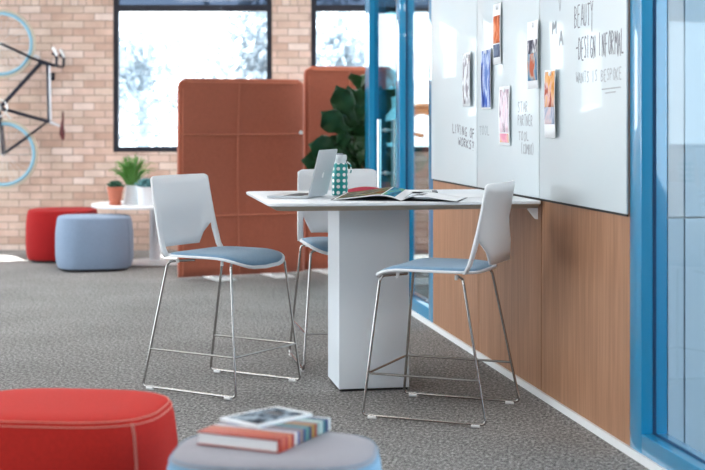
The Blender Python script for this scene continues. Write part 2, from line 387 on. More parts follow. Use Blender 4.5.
# ------------------------------------------------------------------ handwriting
LT = {
 'A': [[(0,0),(.3,1),(.6,0)],[(.12,.38),(.5,.4)]], 'B': [[(0,0),(0,1),(.45,.85),(.4,.6),(0,.52),(.5,.35),(.45,.08),(0,0)]],
 'C': [[(.55,.85),(.3,1),(.05,.6),(.05,.3),(.3,0),(.55,.15)]], 'D': [[(0,0),(0,1),(.4,.85),(.55,.5),(.4,.1),(0,0)]],
 'E': [[(.5,1),(0,1),(0,0),(.5,0)],[(0,.52),(.4,.54)]], 'F': [[(.5,1),(0,1),(0,0)],[(0,.52),(.4,.54)]],
 'G': [[(.55,.85),(.3,1),(.05,.6),(.05,.3),(.3,0),(.55,.15),(.55,.42),(.3,.42)]], 'H': [[(0,0),(0,1)],[(.5,0),(.5,1)],[(0,.5),(.5,.5)]],
 'I': [[(.15,0),(.15,1)]], 'K': [[(0,0),(0,1)],[(.5,1),(0,.45),(.5,0)]], 'L': [[(0,1),(0,0),(.5,0)]],
 'M': [[(0,0),(.05,1),(.32,.4),(.6,1),(.65,0)]], 'N': [[(0,0),(0,1),(.5,0),(.5,1)]], 'O': [[(.3,1),(.02,.6),(.1,.1),(.35,0),(.55,.4),(.5,.85),(.3,1)]],
 'P': [[(0,0),(0,1),(.45,.88),(.45,.6),(0,.5)]], 'R': [[(0,0),(0,1),(.45,.88),(.45,.6),(0,.5),(.5,0)]],
 'S': [[(.5,.88),(.25,1),(.02,.8),(.45,.35),(.35,.03),(0,.1)]], 'T': [[(0,1),(.6,1)],[(.3,1),(.3,0)]], 'U': [[(0,1),(.02,.2),(.25,0),(.5,.2),(.5,1)]],
 'V': [[(0,1),(.28,0),(.55,1)]], 'W': [[(0,1),(.15,0),(.32,.7),(.5,0),(.65,1)]], 'Y': [[(0,1),(.28,.5),(.55,1)],[(.28,.5),(.26,-.35)]],
 '(': [[(.3,1.1),(.08,.7),(.08,.3),(.3,-.1)]], ')': [[(.1,1.1),(.32,.7),(.32,.3),(.1,-.1)]], '-': [[(0,.5),(.5,.52)]], '_': [[(0,0),(1,.12)]],
 '?': [[(.0,.8),(.2,1),(.4,.75),(.2,.4),(.2,.25)],[(.2,.05),(.2,0)]],
}
def write(name, text, vl, vr, z0, z1, parent, w=0.006, m='marker', slope=0.0):
    bm = B(); rnd = random.Random(len(text)*31+int(vl*100)); n = len(text); cw = (vl-vr)/n; h = z1-z0
    for i, ch in enumerate(text):
        for st in LT.get(ch, []):
            jx, jz = rnd.uniform(-.04, .04), rnd.uniform(-.06, .06)
            pts = [(vl-cw*(i+(x+jx)*1.25), z0+h*(z+jz)+slope*i) for x, z in st]
            pts = [(p.y, p.z) for p in fillet([(0, a, b) for a, b in pts], 0.01, 3)]
            for (a, b), (c, d) in zip(pts, pts[1:]):
                dv = Vector((c-a, d-b)); l = dv.length
                if l < 1e-5: continue
                dv /= l; nn = Vector((-dv.y, dv.x))*w/2
                q = [(a+nn.x, b+nn.y), (c+nn.x, d+nn.y), (c-nn.x, d-nn.y), (a-nn.x, b-nn.y)]
                f0 = [bm.verts.new((-0.0006, x, y)) for x, y in q]; f1 = [bm.verts.new((0.0002, x, y)) for x, y in q]
                bm.faces.new(f0); bm.faces.new(f1[::-1])
                for k in range(4): bm.faces.new((f0[k], f0[(k+1) % 4], f1[(k+1) % 4], f1[k]))
    # shift into the parent's frame
    for v in bm.verts: v.co.y -= parent['v0']
    o = build(name, bm, m, parent, False); return o
boards = []
for v0, v1, lab in ((5.415, 6.585, 'glass whiteboard panel nearest the near blue frame, reading BEAUTY and DESIGN INFORMAL'),
                    (6.595, 7.765, 'middle glass whiteboard panel above the table end, with blue and city pictures'),
                    (7.775, 8.92, 'far glass whiteboard panel beside the blue glazed door, reflecting the window')):
    t = thing('glass_whiteboard', lab, 'whiteboard', L(U0-0.012, v0, 0), TH, 'glass whiteboard panels'); t['v0'] = v0
    bm = B(); box(bm, 0, 0.008, 0, v1-v0, 0.977, 2.42, 0.001); build('board_glass', bm, 'board', t)
    boards.append(t)
bA, bB_, bC = boards
bm = B(); box(bm, 0.006, 0.0115, 0.01, 3.49, 0.966, 0.9765)
for v in bm.verts: v.co += Vector((U0-0.012, 5.415, 0))
struct('trim_6', bm, 'dark_base')
write('handwriting', 'BEAUTY', 6.061, 5.80, 1.775, 1.875, bA)
write('handwriting', '-DESIGN INFORMAL', 6.04, 5.435, 1.63, 1.73, bA, 0.007)
write('handwriting', 'WANTS IS BESPOKE', 6.04, 5.46, 1.525, 1.575, bA, 0.005, 'marker_soft')
write('handwriting', '_', 5.70, 5.52, 1.49, 1.53, bA, 0.005, 'marker_soft'); write('handwriting', '_', 5.66, 5.56, 1.475, 1.51, bA, 0.005, 'marker_soft')
write('handwriting', 'M', 6.38, 6.31, 1.765, 1.825, bA, 0.018, 'marker_soft'); write('handwriting', 'A', 6.28, 6.21, 1.705, 1.775, bA, 0.016, 'marker_soft'); write('handwriting', 'V', 6.30, 6.22, 1.86, 1.97, bA, 0.008, 'marker_soft')
write('handwriting', 'STAR', 6.95, 6.77, 1.40, 1.455, bB_, 0.007, 'marker_soft'); write('handwriting', 'PARTNER', 6.95, 6.69, 1.33, 1.385, bB_, 0.007, 'marker_soft')
write('handwriting', 'TOOL', 6.94, 6.75, 1.255, 1.30, bB_, 0.007, 'marker_soft'); write('handwriting', '(COMBO)', 6.89, 6.67, 1.19, 1.24, bB_, 0.007, 'marker_soft')
write('handwriting', 'TOOL', 7.71, 7.49, 1.275, 1.325, bB_, 0.007, 'marker_soft')
write('handwriting', 'LIVING OF', 8.34, 7.81, 1.285, 1.34, bC, 0.009, 'marker', -0.004)
write('handwriting', 'WORKS?', 8.20, 7.81, 1.205, 1.255, bC, 0.009, 'marker', -0.004)

def sheet(name, label, v0, v1, z0, z1, picts, curl=0.02):
    v0 -= 0.04; v1 -= 0.04; z0 -= 0.02; z1 -= 0.01
    """sheet of paper fixed on the boards; v0 is its far edge, v1 its near edge"""
    w = v0-v1; h = z1-z0
    t = thing(name, label, 'paper', L(U0-0.0135, v1, z0), TH, 'pictures stuck on the whiteboards')
    def surf(y, z, e=0.0): return (-0.001-e-curl*(1-y/w)**2.2*0.8 - 0.004*math.sin(PI*z/h), y, z)
    bm = B(); grid(bm, lambda a, b: surf(a*w, b*h), 8, 6); build('paper_sheet', bm, 'paper', t, solid=0.0006)
    for (a0, a1, b0, b1, mm) in picts:
        bm = B(); grid(bm, lambda a, b: surf((a0+(a1-a0)*a)*w, (b0+(b1-b0)*b)*h, 0.0012), 8, 6); build('printed_picture', bm, mm, t, solid=0.0004)
    bm = B(); 
    for v in lathe(bm, [(0.011, 0), (0.012, 0.004), (0.010, 0.007)], 12): pass
    for v in bm.verts: v.co = Vector((-v.co.z-0.004-curl*0.2, w*0.5+v.co.x, h-0.02+v.co.y))
    build('magnet', bm, 'white_plastic', t)
    return t
pm = dict(
  sketch=print_mat('p_sketch', [(0.25, .2, .22), (.8, .82, .85), (.85, .87, .9), (.4, .38, .42)], 14, (1, 1, .5)),
  blue=print_mat('p_blue', [(.02, .04, .2), (.1, .2, .6), (.7, .78, .9), (.2, .3, .6)], 9, (1, 1.5, .4)),
  or1=print_mat('p_orange', [(.45, .12, .05), (.75, .25, .12), (.85, .5, .35)], 7, (1, 1, 1)),
  or2=print_mat('p_slate', [(.1, .12, .2), (.25, .3, .4)], 12),
  pink=print_mat('p_pink', [(.12, .1, .15), (.75, .6, .68), (.85, .84, .88), (.85, .7, .76)], 13, (1, 2, .6)),
  city=print_mat('p_city', [(.08, .12, .2), (.15, .35, .55), (.55, .5, .45), (.6, .2, .12)], 9, (1, 1.4, .7)),
  dark=print_mat('p_dark', [(.12, .12, .16), (.3, .3, .35), (.8, .8, .82)], 16),
  sun=print_mat('p_sunset', [(.75, .35, .1), (.85, .55, .3), (.75, .55, .55), (.55, .18, .12)], 10, (1, 1.2, .8)),
  haze=print_mat('p_haze', [(.25, .3, .42), (.5, .55, .65), (.7, .6, .62)], 10),
  yel=print_mat('p_yellow', [(.8, .6, .15), (.85, .5, .6), (.8, .4, .5)], 12),
)
sheet('pinned_picture', 'narrow pencil sketch on the far whiteboard, leftmost picture', 8.121, 7.887, 1.46, 1.765, [(0.05, .95, .05, .95, pm['sketch'])], 0.02)
sheet('pinned_picture', 'dark blue and white picture near the whiteboard joint', 7.70, 7.455, 1.44, 1.768, [(0.03, .97, .03, .97, pm['blue'])], 0.015)
sheet('pinned_picture', 'tall curling sheet with orange and dark picture, highest on the board', 7.455, 7.276, 1.68, 2.00, [(0.1, .9, .35, .8, pm['or1']), (0.1, .9, .12, .33, pm['or2'])], 0.008)
sheet('pinned_picture', 'white sheet with pink text columns, lowest picture on the board', 7.335, 7.104, 1.245, 1.55, [(0.1, .9, .22, .94, pm['pink']), (.1, .9, .05, .2, pm['yel'])], 0.01)
sheet('pinned_picture', 'picture of blue and red city blocks on a white sheet', 6.817, 6.599, 1.535, 1.86, [(0.06, .94, .12, .52, pm['city']), (0.06, .94, .52, .72, pm['dark'])], 0.015)
sheet('pinned_picture', 'orange sunset picture over pale blue, right of the city picture', 6.535, 6.319, 1.295, 1.61, [(0.05, .95, .45, .97, pm['sun']), (0.05, .95, .2, .45, pm['haze'])], 0.02)

# ------------------------------------------------------------------ table
tb = thing('standing_table', 'white counter-height table on square column, end fixed to oak wall', 'table', L(1.308, 7.09, 0), TH)
TZ = 0.967
def rrect(x0, x1, y0, y1, rs, seg=6):
    out = []
    for (cx, cy, a0, r) in ((x1-rs[0], y1-rs[0], 0, rs[0]), (x0+rs[1], y1-rs[1], PI/2, rs[1]), (x0+rs[2], y0+rs[2], PI, rs[2]), (x1-rs[3], y0+rs[3], 1.5*PI, rs[3])):
        for k in range(seg+1):
            a = a0+PI/2*k/seg; out.append((cx+r*math.cos(a), cy+r*math.sin(a)))
    return out
X0, X1, Y0, Y1 = 0.735-1.308, 2.066-1.308, 6.55-7.09, 7.72-7.09
def rings(bm, defs):
    rr = []
    for ins, z in defs:
        rr.append([bm.verts.new((x, y, z)) for x, y in rrect(X0+ins, X1, Y0+ins, Y1-ins, (.01, .07, .07, .01))])
    n = len(rr[0])
    for a, b in zip(rr, rr[1:]):
        for k in range(n): bm.faces.new((a[k], a[(k+1) % n], b[(k+1) % n], b[k]))
    bm.faces.new(rr[0][::-1]); bm.faces.new(rr[-1])
bm = B(); rings(bm, [(0.004, TZ-0.016), (0.0, TZ-0.012), (0.0, TZ-0.003), (0.003, TZ)]); build('tabletop', bm, 'white_lam', tb)
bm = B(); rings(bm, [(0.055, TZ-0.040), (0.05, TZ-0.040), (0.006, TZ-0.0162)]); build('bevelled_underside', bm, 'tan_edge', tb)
bm = B(); box(bm, -0.18, 0.18, -0.18, 0.18, 0.012, TZ-0.04, 0.004); build('column', bm, 'white_col', tb)
bm = B(); box(bm, -0.172, 0.172, -0.172, 0.172, 0, 0.012); build('plinth', bm, 'dark_base', tb)
for yb in (-0.50, 0.45):
    bm = B()
    prism_pts = [(X1-0.004, 0.93), (X1-0.004, 0.875), (X1-0.014, 0.875), (X1-0.052, 0.922), (X1-0.052, 0.93)]
    a = [bm.verts.new((x, yb, z)) for x, z in prism_pts]; b = [bm.verts.new((x, yb+0.025, z)) for x, z in prism_pts]
    for k in range(5): bm.faces.new((a[k], a[(k+1) % 5], b[(k+1) % 5], b[k]))
    bm.faces.new(a[::-1]); bm.faces.new(b)
    build('wall_bracket', bm, 'white_paint', tb, False)

# ------------------------------------------------------------------ stools
def make_stool(label, loc, rz):
    t = thing('sled_stool', label, 'stool', loc, rz, 'white counter stools around the table')
    FX, BX, TY, BY, R = 0.225, -0.17, 0.228, 0.278, 0.0065
    for s in (-1, 1):
        bm = B()
        pts = [(-0.10, s*0.10, 0.648), (BX, s*TY, 0.648), (-0.293, s*BY, 0.016), (0.293, s*BY, 0.016), (FX, s*TY, 0.648), (0.14, s*0.10, 0.648)]
        tube(bm, fillet(pts, 0.026, 6), R, 10)
        build('sled_leg', bm, 'chrome', t)
    k = (0.205-0.018)/(0.648-0.018)
    fx = 0.293+(FX-0.293)*k; bx = -0.293+(BX+0.293)*k; yy = BY+(TY-BY)*k
    bm = B(); tube(bm, fillet([(bx, -yy, 0.205), (fx, -yy, 0.205)], .01), 0.0055, 8); tube(bm, [(bx, yy, 0.205), (fx, yy, 0.205)], 0.0055, 8)
    tube(bm, [(fx, -yy, 0.205), (fx, yy, 0.205)], 0.0055, 8); build('footrest', bm, 'chrome', t)
    for sx in (-1, 1):
        for s in (-1, 1):
            bm = B(); tube(bm, [(sx*0.265, s*BY, 0.0095), (sx*0.225, s*BY, 0.0095)], 0.009, 10); build('glide', bm, 'clear_plastic', t)
    # seat shell
    def zs(x, y):
        z = 0.668 + 0.010*(abs(y)/0.235)**3
        if x > 0.12: z -= 1.7*(x-0.12)**2 * (1-0.35*(abs(y)/0.235)**2)
        if x < -0.12: z += 0.3*(x+0.12)**2
        return z
    def seat(bm, sx, sy, dz, dome=0.0, x0=0.0, n=40, rg=9, close=False):
        prev = [bm.verts.new((x0, 0, zs(x0, 0)+dz+dome))]
        for j in range(1, rg+1):
            r = j/rg; cur = []
            for q in range(n):
                a = 2*PI*q/n; c, s_ = math.cos(a), math.sin(a)
                ex = 4.5 if c < 0 else 3.2
                x = x0+sx*r*math.copysign(abs(c)**(2/ex), c); y = sy*r*math.copysign(abs(s_)**(2/4.5), s_)
                cur.append(bm.verts.new((x, y, zs(x, y)+dz+dome*(1-r**6))))
            for q in range(n):
                if j == 1: bm.faces.new((prev[0], cur[q], cur[(q+1) % n]))
                else: bm.faces.new((prev[q], cur[q], cur[(q+1) % n], prev[(q+1) % n]))
            prev = cur
    bm = B(); seat(bm, 0.252, 0.248, 0, x0=0.030); build('seat_shell', bm, 'white_plastic', t, solid=0.013)
    bm = B(); seat(bm, 0.240, 0.234, 0.006, 0.016, 0.032); build('seat_pad', bm, 'pad', t, solid=0.012)
    # backrest: one shell with side bars and a chamfered centre panel
    HB = 0.402
    def S(y, s):
        ay = abs(y)/0.248
        x = -0.190 - 0.088*s - 0.030*(1-ay*ay)*min(1, s*3) - 0.006*math.sin(PI*s)
        if s < 0.06: x += 0.012*(1-s/0.06)**2
        x -= 0.062*max(0, (0.60-s)/0.45)*min(1, max(0, (0.215-abs(y))/0.035))
        top = 1.0 - 0.035*max(0, (abs(y)-0.215)/0.033)**2
        return (x, y*(0.99-0.06*s), 0.672+HB*s*top)
    bm = B(); cols = [-.248, -.240, -.228, -.215, -.185, -.155, -.08, 0, .08, .155, .185, .215, .228, .240, .248]; low = 4; hi = 8
    def sb(y):
        a = abs(y)
        return 0.09 if a <= .156 else (0.09+(a-.155)/.060*0.28 if a <= .2151 else 0.37)
    VV = []
    for y in cols:
        up = [bm.verts.new(S(y, sb(y)+(1-sb(y))*k_/hi)) for k_ in range(hi+1)]
        lo = [bm.verts.new(S(y, 0.37*k_/low)) for k_ in range(low)]+[up[0]] if abs(y) >= .214 else None
        VV.append((up, lo))
    for (u0, l0), (u1, l1) in zip(VV, VV[1:]):
        for k_ in range(hi): bm.faces.new((u0[k_], u1[k_], u1[k_+1], u0[k_+1]))
        if l0 and l1:
            for k_ in range(low): bm.faces.new((l0[k_], l1[k_], l1[k_+1], l0[k_+1]))
    build('backrest', bm, 'white_plastic', t, solid=0.012)
    for sx in (0.15, -0.13):
        for s in (-1, 1):
            bm = B(); tube(bm, [(sx, s*0.20, 0.640), (sx, s*0.20, 0.662)], 0.008, 10); build('seat_bumper', bm, 'clear_plastic', t)
    return t
st = make_stool('white stool with blue-grey seat at the left end of the table', (-0.665, 7.16, 0), math.radians(-32))
dup(st, (0.421, 6.53, 0), math.radians(158), 'white stool seen from behind its back, in front of the oak panels')
dup(st, (-0.04, 7.86, 0), math.radians(-80), 'white stool on the far side of the table, behind laptop and bottle')

# ------------------------------------------------------------------ ottomans
def make_ottoman(label, loc, rz, W, Dp, H, side, top, stitch, group='upholstered ottomans'):
    t = thing('ottoman', label, 'ottoman', loc, rz, group)
    a, b = W/2, Dp/2; n = 72; sp = 3.1
    bm = B(); prof = [(0.90, 0.022), (0.94, 0.03), (0.975, 0.07), (0.995, H*.25), (1.0, H*.45), (0.992, H*.70), (0.965, H*.88), (0.935, H*.955)]
    lathe(bm, prof, n, 0, 0, sp, a, b, caps=False); build('upholstered_side', bm, side, t)
    bm = B(); prof = [(0.935, H*.955), (0.915, H*.972), (0.86, H*.988), (0.6, H*.997), (0.3, H), (0.02, H)]
    lathe(bm, prof, n, 0, 0, sp, a, b); build('upholstered_top', bm, top, t)
    bm = B()
    for r, z in ((0.945, H*.945), (0.918, H*.974)):
        pts = []
        for k in range(n):
            q = 2*PI*k/n; c, s = math.cos(q), math.sin(q)
            pts.append((a*r*math.copysign(abs(c)**(2/sp), c), b*r*math.copysign(abs(s)**(2/sp), s), z))
        tube(bm, pts, 0.0018, 5, closed=True)
    def side_pt(q, r, z):
        c, s = math.cos(q), math.sin(q); return (a*r*math.copysign(abs(c)**(2/sp), c), b*r*math.copysign(abs(s)**(2/sp), s), z)
    for q0 in (-0.72, 2.3):
        for dq in (-0.012, 0.012):
            tube(bm, [side_pt(q0+dq, r+0.003, z) for r, z in [(0.975, 0.07), (0.995, H*.25), (1.0, H*.45), (0.992, H*.70), (0.965, H*.88), (0.937, H*.955)]], 0.0018, 5)
    build('stitching', bm, stitch, t)
    bm = B(); lathe(bm, [(0.84, 0), (0.86, 0.024)], 40, 0, 0, sp, a, b); build('plinth', bm, 'dark_base', t)
    return t
make_ottoman('bright red ottoman with pale stitching, cropped at the lower left corner', (-0.93, 4.49, 0), math.radians(-6), .72, .56, .458, 'red', 'red', 'stitch')
make_ottoman('light blue ottoman in front, with striped book and tablet on it', (-0.222, 4.02, 0), math.radians(-4), .625, .50, .425, 'otblue2', 'ottop_lit', 'stitch_b')
make_ottoman('dark red ottoman by the brick wall below the bicycle', (-2.82, 13.62, 0), math.radians(10), .70, .70, .50, 'redb', 'redb', 'redb')
make_ottoman('pale blue ottoman in front of the small round table', (-2.36, 12.80, 0), math.radians(14), .70, .68, .49, 'otblue', 'otblue', 'otblue')

# ------------------------------------------------------------------ striped book and tablet
SC = [(.60, .16, .10), (.72, .30, .20), (.62, .13, .10), (.75, .40, .24), (.55, .10, .10), (.78, .74, .72), (.12, .12, .3), (.35, .22, .16), (.05, .2, .4), (.1, .3, .25), (.08, .1, .3), (.6, .45, .15), (.5, .08, .06), (.3, .45, .42), (.6, .72, .68), (.15, .4, .45), (.02, .1, .32), (.75, .78, .8)]
M['book'] = stripes_mat('striped_cover', 1, 0.0, 0.33, [tuple(q*q*1.05 if max(c)-min(c) > .2 else q*.8 for q in c) for c in SC])
bk = thing('striped_book', 'thick book with colourful striped cover on the front blue ottoman', 'book', (-0.448, 4.03, 0.4265), math.radians(-25))
bm = B(); box(bm, 0.003, 0.262, 0.004, 0.324, 0.003, 0.034); build('page_block', bm, 'paper', bk, False)
bm = B(); box(bm, 0, 0.268, 0, 0.33, 0.034, 0.0375, 0.001); box(bm, 0, 0.268, 0, 0.33, 0, 0.003, 0.001); box(bm, 0.262, 0.268, 0, 0.33, 0.001, 0.0365, 0.001); build('cover', bm, M['book'], bk)
tp = thing('tablet', 'white framed tablet lying on the striped book', 'tablet', (-0.258, 4.20, 0.4645), math.radians(47))
bm = B(); prism(bm, rrect(-.12, .12, -.082, .082, (.012,)*4), 0, 0.0085); build('tablet_body', bm, 'white_plastic', tp)
M['tabpic'] = print_mat('tablet_picture', [(.04, .05, .07), (.18, .22, .26), (.32, .38, .44), (.45, .52, .58)], 16, (1, 1, 1))
bm = B(); box(bm, -.10, .10, -.068, .068, 0.0085, 0.0092); build('tablet_screen', bm, M['tabpic'], tp, False)
bm = B(); box(bm, .02, .055, -.02, .035, 0.0092, 0.0096); build('dark_square', bm, 'ink', tp, False)

# ------------------------------------------------------------------ laptop
lp = thing('laptop', 'open silver laptop on the left end of the white table', 'laptop', (-0.225, 6.965, TZ+0.0005), math.radians(74))
# local x runs along the hinge, +y towards the user
bm = B(); prism(bm, rrect(0, .31, 0, .215, (.012,)*4), 0.002, 0.013); build('laptop_base', bm, 'alu', lp)
bm = B()
for r in range(5):
    for c in range(13): box(bm, .022+c*.0205, .022+c*.0205+.0175, .035+r*.02, .035+r*.02+.0165, 0.013, 0.0142)
build('keyboard', bm, 'dark_key', lp, False)
bm = B(); box(bm, .10, .21, .145, .205, 0.013, 0.0134); build('touchpad', bm, 'steel', lp, False)
lid = bpy.data.objects.new('lid', None); C.objects.link(lid); lid.parent = lp; lid.location = (0, -0.002, 0.010); lid.rotation_euler = (math.radians(90+14), 0, 0)
bm = B(); prism(bm, rrect(0, .31, 0, .240, (.01,)*4), -0.0, 0.006)
build('lid_shell', bm, 'alu', lid)
bm = B(); box(bm, .008, .302, .01, .232, -0.0006, 0.0002); build('screen', bm, 'screen_black', lid, False)
bm = B()
pts = []
for k in range(28):
    a = 2*PI*k/28; r = .0165*(1+0.06*math.cos(2*a)); x, y = r*math.cos(a)*0.92, r*math.sin(a)
    d = math.hypot(x-.0175, y-.002)
    if d < .008: x = .0175-.008*(0.95)
    if abs(x) < .006: y *= 0.90
    pts.append((x+.155, y+.108))
prism(bm, pts, 0.0058, 0.0066)
prism(bm, [(.155, .1275), (.158, .1265), (.1615, .1305), (.1605, .134), (.157, .132)], 0.0058, 0.0066)
build('lid_logo', bm, 'logo', lid, False)
lid['label'] = 'silver laptop lid'

# ------------------------------------------------------------------ bottle
bt = thing('water_bottle', 'teal bottle with white polka dots standing beside the laptop', 'bottle', (-0.066, 7.30, TZ+0.0005), 0.2)
bm = B(); lathe(bm, [(.034, 0), (.041, .003), (.042, .02), (.0415, .158), (.036, .168)], 32); build('dotted_sleeve', bm, 'dots', bt)
bm = B(); lathe(bm, [(.034, .168), (.034, .178), (.033, .183)], 32); build('glass_neck', bm, 'cap', bt)
bm = B(); lathe(bm, [(.036, .183), (.037, .186), (.037, .206), (.033, .212), (.01, .213)], 32); build('cap', bm, 'cap', bt)
bm = B(); lathe(bm, [(.018, .2132), (.018, .217), (.015, .219)], 20); build('cap_button', bm, 'cap_top', bt)
bm = B(); tube(bm, fillet([(.036, -.01, .175), (.055, -.012, .160), (.058, -.012, .120), (.0425, -.01, .105)], .012, 4), .0035, 8); build('strap', bm, 'dots', bt)

# ------------------------------------------------------------------ magazines
mg = thing('open_magazine', 'open picture magazine with arched pages beside the polka dot bottle', 'magazine', (0.235, 6.765, TZ+0.0005), math.radians(-12))
def page(sign, w, h, base, arch):
    def fn(a, b):
        x = a*w; z = base + arch*math.sin(min(1, a*2.2)*PI*0.5)*(1-a)**1.2*2.0 + 0.002
        if sign < 0: z += 0.024*b*(1-.25*a)
        return (sign*x, b*h, z)
    return fn
pmag = print_mat('magazine_photo', [(.40, .10, .03), (.10, .14, .05), (.30, .26, .14), (.08, .16, .22), (.42, .36, .22)], 16, (1, 1, 1))
for s, nm in ((-1, 'left_pages'), (1, 'right_pages')):
    bm = B(); grid(bm, page(s, .34 if s < 0 else .27, .33, 0.001, 0.022), 20, 4); o = build(nm, bm, 'paper', mg, solid=0.003)
    bm = B(); grid(bm, page(s, .35 if s < 0 else .28, .335, 0.0, 0.0), 10, 2); build('cover', bm, 'ink', mg, solid=0.0012)
f = page(-1, .34, .33, 0.0036, 0.022)
bm = B(); grid(bm, lambda a, b: f(.30+a*.66, .04+b*.93), 16, 4); build('printed_picture', bm, pmag, mg, solid=0.0004)
M['mbl'] = print_mat('magazine_strip', [(.04, .16, .26), (.08, .35, .5), (.2, .42, .3)], 20, (1, .3, 1))
bm = B(); grid(bm, lambda a, b: f(.10+a*.18, .04+b*.93), 10, 4); build('printed_strip', bm, M['mbl'], mg, solid=0.0004)
f2 = page(1, .27, .33, 0.0036, 0.022)
bm = B(); grid(bm, lambda a, b: f2(.06+a*.32, .04+b*.5), 10, 4); build('printed_photo', bm, 'ink', mg, solid=0.0004)
rd = thing('red_magazine', 'closed red magazine with raised cover at the far edge of table', 'magazine', (0.09, 7.50, TZ+0.0005), math.radians(6))
bm = B(); box(bm, -.115, .115, -.10, .15, 0, 0.006); build('page_block', bm, 'paper', rd, False)
bm = B(); grid(bm, lambda a, b: (-.118+.236*a, -.102+.255*b, 0.0085+0.020*math.sin(PI*a)*b), 12, 6); build('cover', bm, 'redpaper', rd, solid=0.0012)
sp_ = thing('paper_sheet', 'loose white paper lying on the table near the wall', 'paper', L(1.80, 7.0, TZ+0.0005), TH+0.3)
bm = B(); grid(bm, lambda a, b: (-.105+.21*a, -.148+.297*b, 0.0012+0.004*a*a*b), 8, 8); build('sheet', bm, 'paper', sp_, solid=0.0005)
sk = thing('black_notebook', 'thin black notebook with white sheet, behind the open magazine', 'notebook', L(1.63, 7.42, TZ+0.0005), TH-0.2)
bm = B(); box(bm, -.12, .12, -.10, .10, 0, 0.008, 0.002); build('cover', bm, 'ink', sk)
bm = B(); box(bm, -.105, .09, -.085, .085, 0.008, 0.010); build('sheet', bm, 'paper', sk, False)

# ------------------------------------------------------------------ felt screens
def make_screen(label, p0, p1, H, seams, zs, r=0.07, lean=0.0):
    p0, p1 = Vector(p0), Vector(p1); d = p1-p0; W = d.length; rz = math.atan2(d.y, d.x)
    t = thing('acoustic_screen', label, 'screen', (p0.x, p0.y, 0), rz, 'terracotta felt screens')
    T = 0.045
    def off(x, z): return 0.05*math.sin(PI*x/W*1.0)*math.sin(PI*z/H) + 0.07*(1 if x > W*.78 else 0)*((x-W*.78)/(W*.22))**2
    bm = B(); nx, nz = 40, 40
    def pt(a, b, yy):
        x = W*a; z = 0.03+(H-0.03)*b
        lim = 0.0
        if z > H-r: lim = r-math.sqrt(max(0, r*r-(z-(H-r))**2))
        x = lim + (W-2*lim)*a
        return (x, off(x, z)+yy, z)
    F = grid(bm, lambda a, b: pt(a, b**0.8, -T/2), nx, nz)
    build('felt_panel', bm, 'terracotta', t, solid=T)
    bm = B()
    yf = -T-0.002
    for x in seams:
        tube(bm, [(x, off(x, z)+yf, z) for z in [0.05+(H-.09)*k/24 for k in range(25)]], 0.006, 6)
    for z in zs:
        tube(bm, [(x, off(x, z)+yf, z) for x in [0.03+(W-.06)*k/24 for k in range(25)]], 0.006, 6)
    # edge piping
    tube(bm, [(0.035, off(0.035, z)+yf, z) for z in [0.05+(H-.14)*k/16 for k in range(17)]], 0.005, 6)
    tube(bm, [(x, off(x, H-.03)+yf, H-.035) for x in [0.07+(W-.14)*k/16 for k in range(17)]], 0.005, 6)
    build('seam', bm, 'seam', t)
    for fx in (0.32, 0.78):
        bm = B(); box(bm, W*fx-0.09, W*fx+0.09, -0.20, 0.20, 0, 0.012, 0.003); box(bm, W*fx-0.05, W*fx+0.05, -0.03, 0.03, 0.010, 0.05, 0.003); build('foot_plate', bm, 'white_paint', t)
    for z in (1.25, 0.46):
        bm = B(); tube(bm, [(W-0.03, off(W-.03, z)+yf+0.01, z), (W-0.03, off(W-.03, z)+yf-0.012, z)], 0.018, 14); build('connector_button', bm, 'clear_plastic', t)
    return t
make_screen('left terracotta felt screen behind the left stool, lower and wider', (-1.482, 11.85), (-0.425, 12.33), 1.715, [0.54], [1.235, 0.54])
make_screen('right terracotta felt screen behind the leafy fig plant, taller', (-0.435, 12.47), (0.22, 12.72), 1.84, [0.42], [1.13, 0.30])

# ------------------------------------------------------------------ fiddle leaf fig
fg = thing('fiddle_leaf_fig', 'dark green fiddle leaf fig behind the blue door post', 'plant', (0.06, 12.0, 0), 0.0)
bm = B(); lathe(bm, [(.12, 0), (.15, .02), (.175, .32), (.178, .34), (.16, .34), (.155, .30)], 32); build('planter', bm, 'white_lam', fg)
bm = B(); lathe(bm, [(.154, .29), (.154, .305)], 28); build('soil', bm, 'soil', fg)
bm = B(); rnd = random.Random(3)
stems = []
for k, (dx, dy, h) in enumerate(((0, 0, 1.60), (-.12, .03, 1.28), (.14, .05, 1.45), (.03, -.08, 1.15))):
    pts = [(0.02*k-.03, 0.01*k, .29), (dx*.4, dy*.4, .29+(h-.29)*.4), (dx*.8, dy*.8, .29+(h-.29)*.75), (dx, dy, h)]
    stems.append((dx, dy, h)); tube(bm, fillet(pts, .2, 5), .01, 7)
build('trunk', bm, 'bark', fg)
bm = B()
def leaf(bm, base, yaw, pitch, ln, wd, roll=0):
    R_ = Matrix.Rotation(yaw, 4, 'Z') @ Matrix.Rotation(-pitch, 4, 'Y') @ Matrix.Rotation(roll, 4, 'X')
    def fn(a, b):
        s = b; w = wd*(0.30*math.sin(PI*min(1, s*1.0))**0.6 + 0.36*math.exp(-((s-.68)/.24)**2))*(1-s**7)
        if s < .06: w *= s/.06
        y = (a-.5)*2*w*0.75
        x = ln*s; z = -0.22*ln*s*s + 0.25*abs(y) - 0.006*math.sin(s*22)*abs(a-.5)*2
        return Vector(base) + (R_ @ Vector((x, y, z)))
    grid(bm, fn, 6, 12)
for (dx, dy, h) in stems:
    n = 8
    for k in range(n):
        f_ = k/(n-1); z = 0.80+(h-0.80)*f_; q = (z-.29)/(h-.29)
        yaw = k*2.4+dx*9; ln = rnd.uniform(.22, .32)
        leaf(bm, (dx*q, dy*q, z), yaw, rnd.uniform(.15, .6)+.5*f_**3, ln, ln*.62, rnd.uniform(-.4, .4))
    leaf(bm, (dx, dy, h), 1.0+dx*7, 1.2, .2, .12)
